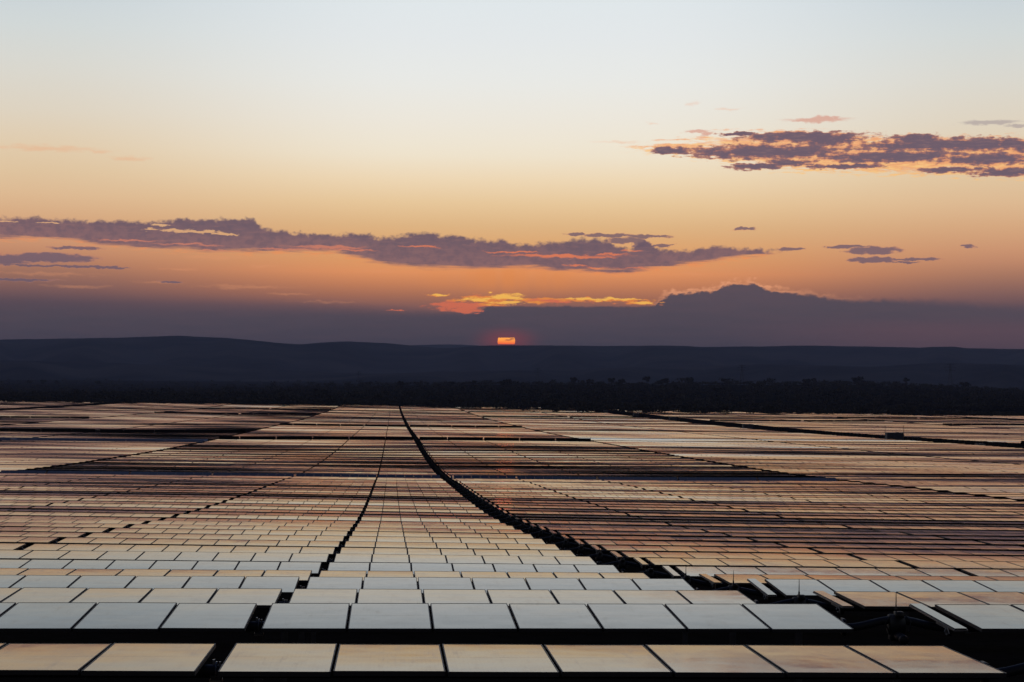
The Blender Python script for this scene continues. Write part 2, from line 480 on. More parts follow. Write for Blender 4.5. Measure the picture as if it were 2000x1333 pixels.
# ------------------------------------------------------------------ object helpers
def mesh(name, V_, F_, mats, fm=None, smooth=False):
    me = bpy.data.meshes.new(name)
    me.from_pydata([tuple(v) for v in V_], [], [tuple(f) for f in F_])
    for m in mats:
        me.materials.append(m)
    if fm is not None:
        me.polygons.foreach_set('material_index', list(fm))
    if smooth:
        me.polygons.foreach_set('use_smooth', [True] * len(me.polygons))
    me.update()
    return me


def obj(name, me, parent=None, loc=(0, 0, 0)):
    o = bpy.data.objects.new(name, me)
    o.location = loc
    if parent is not None:
        o.parent = parent
    C.objects.link(o)
    return o


def tag(o, label=None, cat=None, group=None, kind=None):
    if label and len(label.split()) > 16: print('LONG', label)
    if label: o['label'] = label
    if cat: o['category'] = cat
    if group: o['group'] = group
    if kind: o['kind'] = kind
    return o


class MB:
    """mesh collector"""
    def __init__(self):
        self.v, self.f, self.m = [], [], []

    def faces(self, vs, fs, mi=0):
        o = len(self.v)
        self.v += [tuple(p) for p in vs]
        self.f += [tuple(o + i for i in q) for q in fs]
        self.m += [mi] * len(fs)

    def box(self, c, s, mi=0, rx=0.0, ry=0.0):
        x, y, z = s[0] / 2, s[1] / 2, s[2] / 2
        vs = [Vector((a * x, b * y, d * z)) for d in (-1, 1) for b in (-1, 1) for a in (-1, 1)]
        M = Matrix.Rotation(rx, 3, 'X') @ Matrix.Rotation(ry, 3, 'Y')
        c = Vector(c)
        self.faces([M @ v + c for v in vs], [(0, 2, 3, 1), (4, 5, 7, 6), (0, 1, 5, 4), (1, 3, 7, 5), (3, 2, 6, 7), (2, 0, 4, 6)], mi)

    def tube(self, pts, r, n=8, mi=0, caps=True):
        pts = [Vector(p) for p in pts]
        rs = r if isinstance(r, (list, tuple)) else [r] * len(pts)
        vs, fs = [], []
        for i, p in enumerate(pts):
            t = (pts[min(i + 1, len(pts) - 1)] - pts[max(i - 1, 0)]).normalized()
            a = t.orthogonal().normalized() if abs(t.x) < 0.9 else Vector((0, 0, 1))
            a = (a - t * a.dot(t)).normalized()
            b = t.cross(a)
            for k in range(n):
                q = 2 * math.pi * k / n
                vs.append(p + (a * math.cos(q) + b * math.sin(q)) * rs[i])
        for i in range(len(pts) - 1):
            for k in range(n):
                fs.append((i * n + k, i * n + (k + 1) % n, (i + 1) * n + (k + 1) % n, (i + 1) * n + k))
        if caps:
            fs.append(tuple(range(n - 1, -1, -1)))
            fs.append(tuple((len(pts) - 1) * n + k for k in range(n)))
        self.faces(vs, fs, mi)

    def mesh(self, name, mats, smooth=False):
        return mesh(name, self.v, self.f, mats, self.m, smooth)


# ------------------------------------------------------------------ the lie of the land
P_PTS = [(1, 1.75), (10, 2.17), (17.6, 2.577), (23.2, 2.89), (28.8, 3.31), (34.4, 3.73), (40, 4.15), (45.6, 4.55), (51.2, 4.84), (56.8, 5.16), (62.4, 5.45), (68, 5.75), (73.6, 6.03), (79.2, 6.30),
         (84.8, 6.58), (90.4, 6.88), (96, 7.12), (101.6, 7.37), (140, 8.75), (190, 10.25), (219, 11.2), (350, 13.8), (480, 15.6), (780, 19.0), (1100, 21.3), (1610, 23.2),
         (1800, 23.0), (2200, 18.5), (3000, 11.5), (3500, 8.6), (4200, 9.5), (6000, 14), (9000, 17), (40000, 30)]
PX = np.log(np.array([p[0] for p in P_PTS], float))
PY = np.array([p[1] for p in P_PTS], float)
_d = np.diff(PY) / np.diff(PX)
_t = np.zeros(len(PX))
_t[1:-1] = np.where(_d[:-1] * _d[1:] > 0, 2 * _d[:-1] * _d[1:] / (_d[:-1] + _d[1:] + 1e-12), 0)
_t[0], _t[-1] = _d[0], _d[-1]


def P(D):
    """how far the plane of the panels lies below the eye at distance D"""
    D = np.asarray(D, float)
    x = np.log(np.clip(D, 1, 40000))
    i = np.clip(np.searchsorted(PX, x) - 1, 0, len(PX) - 2)
    h = PX[i + 1] - PX[i]
    s = (x - PX[i]) / h
    return (2 * s**3 - 3 * s**2 + 1) * PY[i] + (s**3 - 2 * s**2 + s) * h * _t[i] + (-2 * s**3 + 3 * s**2) * PY[i + 1] + (s**3 - s**2) * h * _t[i + 1]


S_D = [0, 17, 22, 28, 45, 62, 85, 105, 150, 218, 400]
S_S = [-.0037, -.0037, 0, -.0017, -.007, -.011, -.011, -.013, -.009, -.0025, 0]


def plane_z(x, D):
    s = np.interp(D, S_D, S_S)
    x = np.asarray(x, float)
    und = 0.10 * np.sin(x * 0.045 + D * 0.013 + 1.0) * np.clip((D - 60) / 150, 0, 1) + 0.35 * np.sin(x * 0.011 + D * 0.004) * np.clip((D - 250) / 600, 0, 1)
    far = np.clip((D - 1900) / 1200, 0, 1)
    r = np.interp(x / max(D, 1.0), [-.25, -.153, -.07, 0, .063, .25, .34], [-17, -17, -14, -7, 0, 5, -6]) + 1.5 * np.sin(x * 0.006 + 2.0) + 1.5 * np.sin(x * 0.0023 + D * 0.002)
    far = far * (1 - np.clip((D - 4500) / 2500, 0, 1))
    return CZ - P(D) + s * 40 * np.tanh(x / 40) + und + far * r


def ground_z(x, D):
    return plane_z(x, D) - 1.45


# ground sheet
Ds = np.concatenate([np.linspace(-400, 0, 9), np.linspace(4, 120, 59), np.exp(np.linspace(math.log(124), math.log(7000), 170)), np.exp(np.linspace(math.log(7300), math.log(38000), 14))])
As = np.linspace(-1, 1, 121)
gv, gf = [], []
for D in Ds:
    w = max(260.0, abs(D) * 0.85)
    for a in As:
        x = a * w
        gv.append((x, D, float(ground_z(x, max(D, 1.0)))))
n = len(As)
for i in range(len(Ds) - 1):
    for j in range(n - 1):
        gf.append((i * n + j, i * n + j + 1, (i + 1) * n + j + 1, (i + 1) * n + j))
tag(obj('ground', mesh('ground', gv, gf, [M_SOIL], smooth=True)), 'dark bare soil under and between the rows of solar panels', 'ground', kind='structure')

# ------------------------------------------------------------------ hills
rng = np.random.RandomState(5)


def fract(x, seed, octs, f0):
    r = np.random.RandomState(seed)
    s = 0
    for k in range(octs):
        s = s + np.sin(x * f0 * 2**k + r.rand() * 6.28) / 1.7**k
    return s


def hill(name, label, prof_px, D0, depth, seed, jag, step=2.5):
    xs = np.arange(-420, 2500, step)
    pts = np.array(prof_px, float)
    yy = np.interp(xs, pts[:, 0], pts[:, 1])
    k = np.exp(-0.5 * (np.arange(-8, 9) / 3.0)**2); k /= k.sum()
    yp = np.pad(yy, 8, 'edge')
    yy = np.convolve(yp, k, 'valid')
    yy = yy + fract(xs, seed, 6, 0.02) * jag
    vs, fs = [], []
    rows = [0.0, 0.12, 0.25, 0.4, 0.52, 0.64, 0.74, 0.83, 0.9, 0.95, 0.98, 1.0, 1.05, 1.4]
    for ri, t in enumerate(rows):
        for j, x in enumerate(xs):
            d = px_dir(x, yy[j])
            az = math.atan2(d.x, d.y)
            te = d.z / math.hypot(d.x, d.y)
            Dr = D0 + 450 * math.sin(x * 0.006 + seed)
            spur = 0.5 + 0.5 * math.sin(x * 0.021 + seed + 2.2 * math.sin(x * 0.006))
            spur2 = 0.5 + 0.5 * math.sin(x * 0.055 + seed * 3 + 1.5 * math.sin(x * 0.013))
            if t <= 1:
                s = t * t * (3 - 2 * t)
                s = s * (0.82 + 0.18 * t) + (spur * 0.16 + spur2 * 0.07) * math.sin(math.pi * t)
                r = Dr - depth * (1 - t) - 500 * spur * math.sin(math.pi * t)
                z = (te * r + 22.0) * min(s, 0.9 + 0.1 * t)
            else:
                r = Dr + depth * (t - 1) * 1.5
                z = (te * r + 22.0) * (1.0 - (t - 1) * 1.5)
            vs.append((math.sin(az) * r, math.cos(az) * r, CZ - 22.0 + z))
    n = len(xs)
    for i in range(len(rows) - 1):
        for j in range(n - 1):
            fs.append((i * n + j, i * n + j + 1, (i + 1) * n + j + 1, (i + 1) * n + j))
    return tag(obj(name, mesh(name, vs, fs, [M_HILL], smooth=True)), label, 'hills', kind='structure')


hill('hills', 'long dark blue ridge with flat top on the right along the horizon',
     [(-420, 668), (0, 664), (150, 661.5), (250, 659), (350, 656.5), (450, 661), (560, 671), (590, 673), (620, 670), (680, 667.5), (760, 671), (820, 677), (880, 680), (930, 676), (1010, 675), (1100, 675.5), (1340, 676),
      (1370, 678.5), (1450, 677), (1560, 675.5), (1700, 677.5), (1800, 679), (1812, 677.5), (1870, 677.5), (1885, 681), (2000, 682.5), (2500, 686)], 14500, 5000, 3, 0.35)
hill('foothills', 'low dark rise in front of the long ridge', [(-420, 706), (0, 704), (200, 709), (380, 716), (520, 722), (700, 730), (900, 726), (1100, 722), (1300, 716), (1500, 712), (1700, 716), (1850, 709), (2000, 713), (2500, 712)], 10200, 2400, 6, 0.5, 4.0)
hill('hills_beyond', 'faint farther ridge seen in the saddle left of the sun',
     [(-420, 690), (700, 685), (800, 675), (860, 673.2), (900, 673.2), (960, 677), (1100, 690), (2500, 695)], 22000, 3000, 9, 0.15, 6.0)

# ------------------------------------------------------------------ solar trackers
L = 1.96            # panel length across the axis
W = 0.975           # panel width along the axis
TH = 0.036
PITCH_ROW = 5.6
D_FIRST = 17.6


def layout():
    """panel centres along a tracker (x relative to its drive), in groups"""
    groups = []
    x = -0.76
    for gi, k in enumerate((7, 9, 9, 9, 9, 5)):
        groups.append([x - 0.5 - i for i in range(k)])
        x -= k + (0.17 if gi == 0 else (0.24 if gi == 1 else 0.16))
    x = 0.76
    for gi, k in enumerate((7, 9, 9, 9, 9)):
        groups.append([x + 0.5 + i for i in range(k)])
        x += k + (0.17 if gi == 0 else (0.24 if gi == 1 else 0.16))
    return groups


GROUPS = layout()
POST_X = [-7.845, -17.08, -26.32, -35.5, -49.4, 7.845, 17.08, 26.32, 35.5, 44.3]
COLS = {0: 6.26, 1: 101.8, 2: 218.0, 3: 315.5, 4: 431.0, -1: -89.2, -2: -186.5, -3: -302.0, -4: -401.0, 5: 531.5}
DMAX = {0: 1640, 1: 1560, 2: 1480, 3: 1400, 4: 1330, 5: 1290, -1: 1660, -2: 1690, -3: 1720, -4: 1740}

rt = random.Random(21)
T_EXPL = {1: -1.1, 2: 1.75, 3: 0.7, 4: 2.0, 5: 0.0, 6: 1.9, 7: 0.9, 8: 0.35, 9: 0.0, 10: 0.1, 11: 0.0, 12: -0.1, 13: 0.2, 14: -0.3, 15: 0.7, 16: -0.9, 17: -0.5, 18: 0.9, 19: 0.0, 20: 1.2, 21: 0.5, 22: -0.5, 23: -1.5, 24: 0.4, 25: 0.9, 26: -0.2, 27: 0.5, 28: -1.0, 29: 0.3}


def row_D(k):
    return D_FIRST + PITCH_ROW * (k - 1)


def k_of(D):
    return int(round((D - D_FIRST) / PITCH_ROW)) + 1


BLUE = {(0, k_of(214)): 16.0, (-1, k_of(455)): 17.0, (-1, k_of(463)): 14.0}
BACK = {(0, k_of(482)): -48.0, (0, k_of(740)): -50.0, (-1, k_of(585)): -50.0, (-1, k_of(1120)): -45.0, (0, k_of(1330)): -40.0, (1, k_of(1090)): -45.0,
        (1, k_of(1300)): -40.0, (-1, k_of(1400)): -45.0, (-2, k_of(900)): -45.0, (2, k_of(1000)): -45.0, (3, k_of(1120)): -45.0, (2, k_of(500)): -48.0, (4, k_of(1120)): -40.0, (3, k_of(900)): -40.0}
COFF = {-1: 0.0, 1: 0.15, -2: -0.1, 2: 0.3}
tilt0 = {}
state = {}
for k in range(1, 320):
    for c in COLS:
        D = row_D(k)
        base = (0.25 if D < 180 else (0.3 if D < 500 else 0.5)) + 0.45 * math.sin(D * 0.011 + c * 1.9) + COFF.get(c, 0)
        sd = 0.5 if D < 130 else (0.85 if D < 500 else 0.9)
        v = state.get(c, 0.0) * 0.35 + rt.gauss(0, 1)
        state[c] = v
        t = base + sd * v * 0.94
        if rt.random() < 0.09 and D > 130:
            t = rt.uniform(-3.2, -0.8)
        t = max(-4, min(4.5, t))
        if c == 0 and k in T_EXPL:
            t = T_EXPL[k]
        t = BLUE.get((c, k), BACK.get((c, k), t))
        tilt0[(c, k)] = t


def tilt_at(c, k, x):
    """tilt (degrees, towards the camera) of the panels at x on tracker (c, k): the tube twists a little along its length"""
    D = row_D(k)
    a = 0.20 if D < 60 else (0.35 if D < 130 else 0.55)
    ph = c * 2.1 + k * 0.21
    half = -0.95 * min(1.0, max(0.0, (D - 20) / 12)) if (c == 0 and x > 6.3 and D < 130 and k != 4 and k != 2) else 0.0
    if c == 0 and x < -6 and 40 < D < 180:
        half = -0.5 * min(1.0, (-6 - x) / 10)
    if c == 0 and 218 < D < 255:
        return 0.1 - 2.3 * min(1.0, abs(x - 2) / 30) + 0.9 * math.sin(k * 2.4) + 0.3 * math.sin(x * 0.21 + k)
    if c == -1 and D > 480 and tilt0[(c, k)] > -5:
        half = -1.0 * min(1.0, max(0.0, (x + 95) / 35))
    if c == 1 and 430 < D < 560 and tilt0[(c, k)] > -5:
        half = 1.0 * min(1.0, max(0.0, (130 - x) / 50))
    return tilt0[(c, k)] + half + a * math.sin(x * 0.09 + ph) + 0.6 * a * math.sin(x * 0.23 + 1.7 * ph + k)


def visible_x(D, margin=0.0):
    return -0.2085 * (D + 2) - margin, 0.3335 * (D + 2) + margin


# one mesh of each part
def panel_meshes():
    g_ = MB()
    x, y = W / 2 - 0.011, L / 2 - 0.011
    # laminate: glass face 3 mm proud of the frame's rim
    g_.box((0, 0, -0.002), (2 * x, 2 * y, 0.010), 0)
    g_.faces([(-x, -y, -0.012), (x, -y, -0.012), (x, y, -0.012), (-x, y, -0.012)], [(0, 3, 2, 1)], 1)
    g_.box((0, 0, -0.016), (0.11, 0.11, 0.012), 1)
    f = MB()
    t = 0.011
    fz, fh = -TH / 2 + 0.0033, TH + 0.0066          # the rim stands a few mm proud of the glass
    f.box((0, -L / 2 + t / 2, fz), (W, t, fh))
    f.box((0, L / 2 - t / 2, fz), (W, t, fh))
    f.box((-W / 2 + t / 2, 0, fz), (t, L - 2 * t, fh))
    f.box((W / 2 - t / 2, 0, fz), (t, L - 2 * t, fh))
    # the two hat rails that clamp the panel to the tube
    f.box((-W / 4, 0, -0.055), (0.05, 0.9, 0.036))
    f.box((W / 4, 0, -0.055), (0.05, 0.9, 0.036))
    return g_.mesh('solar_panel', [M_GLASS_NEAR, M_BLACK]), f.mesh('panel_frame', [M_FRAME])


ME_PANEL, ME_FRAME = panel_meshes()


def small_panel():
    b = MB()
    b.box((0, 0, -0.004), (0.15, L, 0.012), 0)
    b.box((0, 0, -0.022), (0.17, L + 0.02, 0.02), 1)
    return b.mesh('power_panel', [M_GLASS, M_BRIGHT])


ME_SMALL = small_panel()


def post_mesh():
    b = MB()
    b.box((0, 0.045, -0.80), (0.10, 0.008, 1.4))
    b.box((0, -0.045, -0.80), (0.10, 0.008, 1.4))
    b.box((0, 0, -0.80), (0.008, 0.082, 1.4))
    return b.mesh('post', [M_STEEL])


def bearing_mesh():
    b = MB()
    pts = [(0, 0.085 * math.cos(q), -0.13 + 0.085 * math.sin(q)) for q in np.linspace(-0.6, math.pi + 0.6, 12)]
    b.tube(pts, 0.008, 6)
    b.box((-0.03, 0.05, -0.05), (0.02, 0.05, 0.04))
    b.box((0.035, -0.06, -0.06), (0.018, 0.03, 0.05))
    b.box((0, 0, -0.215), (0.11, 0.20, 0.03))
    b.tube([(-0.05, 0.13, -0.14), (0.05, 0.13, -0.14)], 0.012, 6)
    return b.mesh('bearing', [M_BRIGHT])


def drive_mesh():
    b = MB()
    b.tube([(-0.09, 0, -0.10), (0.09, 0, -0.10)], 0.13, 16)            # slew ring
    b.tube([(0, -0.02, -0.22), (0, -0.34, -0.24)], 0.055, 12)           # motor can
    b.tube([(0, -0.34, -0.24), (0, -0.40, -0.245)], [0.062, 0.05], 12)
    b.box((0, 0.0, -0.24), (0.15, 0.16, 0.10))
    b.box((0.02, -0.06, 0.03), (0.10, 0.13, 0.07))                      # controller on top of the ring
    b.tube([(0.10, -0.05, 0.02), (0.16, -0.09, -0.05), (0.13, -0.16, -0.16), (0.03, -0.22, -0.2)], 0.008, 6)
    b.tube([(-0.08, -0.05, 0.02), (-0.15, -0.06, -0.08), (-0.1, -0.1, -0.2)], 0.008, 6)
    return b.mesh('slew_drive', [M_MOTOR], True)


def antenna_mesh():
    b = MB()
    b.tube([(0, 0, 0.06), (0, 0, 0.11)], 0.014, 8)
    b.tube([(0, 0, 0.11), (0, 0, 0.30)], [0.008, 0.004], 8)
    b.tube([(0, 0, 0.0), (0, 0, 0.06)], 0.022, 8)
    return b.mesh('antenna', [M_MOTOR], True)


ME_POST, ME_BEAR, ME_DRIVE, ME_ANT = post_mesh(), bearing_mesh(), drive_mesh(), antenna_mesh()


def arch_mesh():
    b = MB()
    pts = [(x, 0, -0.14 + 0.10 * math.cos(x / 0.62 * math.pi / 2)**2) for x in np.linspace(-0.62, 0.62, 17)]
    b.tube(pts, 0.05, 12)
    b.box((-0.66, 0, -0.13), (0.03, 0.20, 0.20))
    b.box((0.66, 0, -0.13), (0.03, 0.20, 0.20))
    return b.mesh('arched_tube', [M_TUBE], True)


ME_ARCH = arch_mesh()


def bracket_mesh():
    b = MB()
    b.box((0, 0.1, -0.06), (0.05, 0.5, 0.04))
    b.tube([(-0.03, -0.16, -0.05), (-0.03, -0.22, -0.11), (-0.03, -0.12, -0.14)], 0.012, 6)
    b.tube([(-0.02, -0.10, -0.05), (-0.06, -0.15, -0.10), (-0.02, -0.05, -0.14)], 0.012, 6)
    return b.mesh('bracket', [M_BRIGHT])


ME_BRK = bracket_mesh()

PN = random.Random(77)
TINT = {1: 'warm cream', 2: 'cool blue grey', 3: 'pale cream', 4: 'cool blue', 6: 'cool grey', 7: 'pale grey'}
ORD = ['', 'first', 'second', 'third', 'fourth', 'fifth', 'sixth', 'seventh', 'eighth', 'ninth', 'tenth', 'eleventh', 'twelfth', 'thirteenth', 'fourteenth', 'fifteenth', 'sixteenth', 'seventeenth',
       'eighteenth', 'nineteenth', 'twentieth', 'twenty-first', 'twenty-second', 'twenty-third', 'twenty-fourth', 'twenty-fifth', 'twenty-sixth', 'twenty-seventh', 'twenty-eighth', 'twenty-ninth', 'thirtieth',
       'thirty-first', 'thirty-second', 'thirty-third', 'thirty-fourth', 'thirty-fifth']
GROUP = 'rows of solar panels on trackers'
K_DETAIL = 30


def near_tracker(c, k):
    D = row_D(k)
    cx = COLS[c]
    lo, hi = visible_x(D, 5.0)
    zc = float(plane_z(cx, D))
    root = bpy.data.objects.new('solar_tracker', None)
    root.empty_display_size = 0.5
    root.location = (cx, D, zc - 1.45)
    C.objects.link(root)
    X0 = max(lo, cx - 49.8)
    X1 = min(hi, cx + 44.8)

    def place(nm, me, x, tilt=True, dz=0.0, jit=0.0, parent=root):
        wx = cx + x
        o = bpy.data.objects.new(nm, me)
        o.parent = parent
        z = float(plane_z(wx, D)) - root.location.z + dz
        sx = float(plane_z(wx + 0.5, D) - plane_z(wx - 0.5, D))
        o.location = (x, 0, z)
        o.rotation_euler = (R(tilt_at(c, k, wx)) + R(PN.gauss(0, jit)) if tilt else 0.0, -math.atan(sx) + R(PN.gauss(0, jit * 0.7)), 0)
        C.objects.link(o)
        return o

    for grp in GROUPS:
        for x in grp:
            if X0 - 0.5 <= cx + x <= X1 + 0.5:
                p = place('solar_panel', ME_PANEL, x, jit=0.10)
                if k <= 20:
                    f = bpy.data.objects.new('panel_frame', ME_FRAME)
                    f.parent = p
                    f.location = (0, 0, -0.001)
                    C.objects.link(f)
    # torque tube, in the two halves either side of the drive, follows the ground
    tb = MB()
    for a, b in ((max(X0, cx - 49.5), min(X1, cx - 0.66)), (max(X0, cx + 0.66), min(X1, cx + 44.5))):
        if b - a > 1:
            xs = np.linspace(a, b, 14)
            tb.tube([(x - cx, 0, float(plane_z(x, D)) - root.location.z - 0.13) for x in xs], 0.062, 10)
    if tb.v:
        obj('torque_tube', tb.mesh('torque_tube', [M_TUBE], True), root)
    for x in POST_X:
        if X0 <= cx + x <= X1:
            place('post', ME_POST, x, False)
            place('bearing', ME_BEAR, x, True)
    if X0 - 1 <= cx <= X1 + 1:
        place('arched_tube', ME_ARCH, 0.0, False)
        place('post', ME_POST, 0.0, False, -0.12)
        d = place('slew_drive', ME_DRIVE, 0.0, False)
        a = bpy.data.objects.new('antenna', ME_ANT)
        a.parent = d
        C.objects.link(a)
        s = place('power_panel', ME_SMALL, 0.52, True, 0.01)
        b = bpy.data.objects.new('bracket', ME_BRK)
        b.parent = s
        b.location = (-0.02, -0.45, 0)
        C.objects.link(b)
    if c == 0:
        lab = '%s row of %s solar panels counted from the bottom of the photo' % (ORD[k], TINT.get(k, 'tan lit'))
        if k == 1: lab = 'nearest row of warm cream solar panels along the bottom edge'
    else:
        lab = 'panel row in the right hand block, %s from the front' % ORD[k]
    tag(root, lab, 'solar tracker', GROUP)
    return root


def slab_mesh_data(mb, c, k, ox, oy, oz, per_panel, extras):
    """panels (or whole groups of them) of one tracker as thin tilted boxes added to mb"""
    D = row_D(k)
    cx = COLS[c]
    for grp in GROUPS:
        items = [(x, W) for x in grp] if per_panel else [((grp[0] + grp[-1]) / 2, len(grp) - 0.03)]
        for x, w in items:
            wx = cx + x
            t = R(tilt_at(c, k, wx) + PN.gauss(0, 0.12))
            if per_panel:
                ends = [(wx - w / 2, t), (wx + w / 2, t)]
            else:
                ends = [(wx - w / 2, R(tilt_at(c, k, wx - w / 2))), (wx, t), (wx + w / 2, R(tilt_at(c, k, wx + w / 2)))]
            vs = []
            for ex, et in ends:
                z = float(plane_z(ex, D))
                dy, dz = math.cos(et) * L / 2, math.sin(et) * L / 2
                vs += [(ex - ox, D - dy - oy, z - dz - oz), (ex - ox, D + dy - oy, z + dz - oz), (ex - ox, D - dy - oy, z - dz - TH - oz), (ex - ox, D + dy - oy, z + dz - TH - oz)]
            n = len(ends)
            top, oth = [], [(0, 2, 3, 1), (4 * n - 4, 4 * n - 3, 4 * n - 1, 4 * n - 2)]
            for i in range(n - 1):
                a, b = 4 * i, 4 * i + 4
                top.append((a, b, b + 1, a + 1))
                oth += [(a + 2, a + 3, b + 3, b + 2), (a, a + 2, b + 2, b), (a + 1, b + 1, b + 3, a + 3)]
            mb.faces(vs, top + oth, 0)
            m0 = len(mb.m) - len(top) - len(oth)
            for i in range(len(top), len(top) + len(oth)):
                mb.m[m0 + i] = 1
    if extras:
        z = float(plane_z(cx, D)) - oz
        t = R(tilt_at(c, k, cx))
        # little power panel, drive, antenna
        mb.box((cx + 0.52 - ox, D - oy, z), (0.16, L, 0.02), 0, t)
        mb.box((cx - ox, D - oy, z - 0.12), (0.2, 0.3, 0.24), 1)
        mb.box((cx - ox, D - oy, z + 0.12), (0.02, 0.02, 0.3), 1)
        for s0, s1 in ((cx - 49.5, cx - 0.1), (cx + 0.1, cx + 44.5)):
            xs = np.linspace(s0, s1, 5)
            mb.tube([(x - ox, D - oy, float(plane_z(x, D)) - oz - 0.13) for x in xs], 0.062, 5, 1, False)
    for x in POST_X + [0.0]:
        z = float(plane_z(cx + x, D)) - oz
        mb.box((cx + x - ox, D - oy, z - 0.86), (0.12, 0.12, 1.35), 1)


# rank the trackers by how large they show in the photograph
cands = []
for (c, k) in tilt0:
    D = row_D(k)
    if D > DMAX[c]:
        continue
    a, b = COLS[c] - 50.5, COLS[c] + 45.3
    lo, hi = visible_x(D)
    vis = min(b, hi) - max(a, lo)
    if vis <= 0.5:
        # keep a few that a side step would bring into view
        if min(b, hi + 12) - max(a, lo - 12) <= 0:
            continue
        vis = 0.1
    cands.append((vis / D * (float(P(D)) / D + 0.02), c, k))
cands.sort(reverse=True)
inview = [q for q in cands if q[0] * row_D(q[2])**2 > 0]
top = set((c, k) for _, c, k in cands[:300])
SIDE = {0: 'middle', 1: 'right hand', 2: 'far right', 3: 'far right', 4: 'far right', 5: 'far right', -1: 'left hand', -2: 'far left', -3: 'far left', -4: 'far left'}
MARKS = {0: [(k_of(214), 'the dark blue row'), (k_of(482), 'the nearer black row'), (k_of(740), 'the farther black row')],
         -1: [(k_of(459), 'the dark blue rows'), (k_of(585), 'the black row')]}


def row_label(c, k):
    b = SIDE[c] + ' block'
    if (c, k) in BLUE:
        if c == 0:
            return 'panel row tilted towards the camera, dark blue face, across the middle block'
        return '%s of two dark blue faced panel rows in the left hand block' % ('nearer' if (c, k) == (-1, k_of(455)) else 'farther')
    if (c, k) in BACK:
        if c == 0:
            return '%s of two panel rows tilted away with black undersides in the middle block' % ('nearer' if k == k_of(482) else 'farther')
        return 'panel row tilted away, showing its black underside, in the %s' % b
    for mk, nm in MARKS.get(c, []):
        d = k - mk
        if 0 < abs(d) <= 12:
            return 'thin panel row in the %s, %s %s %s' % (b, ORD[abs(d)], 'behind' if d > 0 else 'in front of', nm)
    if c == 0:
        zone = 'in front of the dark blue row' if k < k_of(214) else ('between the dark blue and black rows' if k < k_of(482) else ('between the two black rows' if k < k_of(740) else 'behind both black rows'))
    elif c == -1:
        zone = 'in front of the dark blue rows' if k < k_of(455) else 'behind the dark blue rows'
    elif c == 1:
        zone = 'nearer than the cabins' if k < k_of(420) else 'level with the cabins'
    else:
        zone = 'beyond the service road' if c > 1 else 'near the left edge'
    return 'thin distant panel row in the %s, %s' % (b, zone)


for (c, k) in sorted(top, key=lambda q: q[1]):
    D = row_D(k)
    if k <= K_DETAIL and c == 0:
        near_tracker(c, k)
        continue
    cx = COLS[c]
    oz = float(plane_z(cx, D)) - 1.45
    mb = MB()
    slab_mesh_data(mb, c, k, cx, D, oz, D < 330, D < 420)
    o = obj('solar_tracker', mb.mesh('solar_tracker', [M_GLASS, M_BLACK]), None, (cx, D, oz))
    lab = row_label(c, k)
    tag(o, lab, 'solar tracker', GROUP)

mb = MB()
for _, c, k in cands:
    if (c, k) not in top:
        slab_mesh_data(mb, c, k, 0, 0, 0, False, False)
tag(obj('distant_solar_trackers', mb.mesh('distant_solar_trackers', [M_GLASS, M_BLACK])), 'mass of hair thin solar panel rows at the far end of the field', 'solar trackers', GROUP, 'stuff')


# ------------------------------------------------------------------ inverter stations and masts along the service road
def gz(x, D):
    return float(ground_z(x, D))


def station(px, w, h, label, dark=False):
    X = 153.0
    D = X * FP / (px - 767.0)
    root = bpy.data.objects.new('inverter_station', None)
    root.location = (X, D, gz(X, D))
    C.objects.link(root)
    body = MB()
    H = h + 0.5
    body.box((0, 0, 0.25 + H / 2), (w, 2.6, H))
    for i in range(int(w / 0.3)):
        body.box((-w / 2 + 0.2 + i * 0.3, -1.32, 0.3 + H / 2), (0.12, 0.05, H - 0.5))
    obj('body', body.mesh('body', [M_BOX]), root)
    r = MB()
    r.box((0, 0, 0.25 + H + 0.06), (w + 0.25, 2.85, 0.12))
    r.box((w * 0.2, 0, 0.25 + H + 0.22), (0.7, 0.7, 0.2))
    obj('roof', r.mesh('roof', [M_BOXR]), root)
    b = MB()
    b.box((0, 0, 0.12), (w + 0.4, 3.0, 0.24))
    obj('plinth', b.mesh('plinth', [M_BOXR]), root)
    d = MB()
    d.box((-w * 0.22, -1.36, 0.25 + H * 0.45), (0.9, 0.05, H * 0.82))
    d.box((-w * 0.22 + 0.32, -1.40, 0.25 + H * 0.45), (0.05, 0.05, 0.25))
    obj('door', d.mesh('door', [M_STEEL]), root)
    tag(root, label, 'electrical cabin', 'inverter cabins along the service road')


station(1760, 5.0, 2.3, 'largest grey cabin on the service road at the right, between two masts')
station(1467, 4.4, 1.9, 'dark cabin on the right service road, next one behind the largest cabin')
station(1318, 4.0, 1.8, 'small far cabin on the service road, third from the right')
station(1245, 3.4, 2.0, 'tiny far cabin standing up against bright panels, fourth from the right')
station(1186, 3.4, 1.6, 'farthest tiny cabin where the service road meets the field edge')
station(1933, 1.9, 0.5, 'small low black cabin on the service road near the right edge of the photo')


def mast(px, py_top, X, label):
    D = X * FP / (px - 767.0)
    z0 = gz(X, D)
    d = px_dir(px, py_top)
    ztop = CZ + d.z / d.y * D
    h = ztop - z0
    b = MB()
    b.tube([(0, 0, 0), (0, 0, h * 0.6), (0, 0, h)], [0.09, 0.07, 0.05], 8)
    b.tube([(-0.25, 0, h * 0.92), (0.25, 0, h * 0.92)], 0.03, 6)
    b.box((0, -0.15, h * 0.45), (0.3, 0.2, 0.4))
    tag(obj('mast', b.mesh('mast', [M_POLE]), None, (X, D, z0)), label, 'mast', 'thin masts beside the cabins')


mast(1742, 831, 153, 'thin dark mast just left of the largest cabin')
mast(1779, 831, 153, 'thin dark mast just right of the largest cabin')
mast(1331, 810, 162, 'thin dark mast right of the small far cabin')


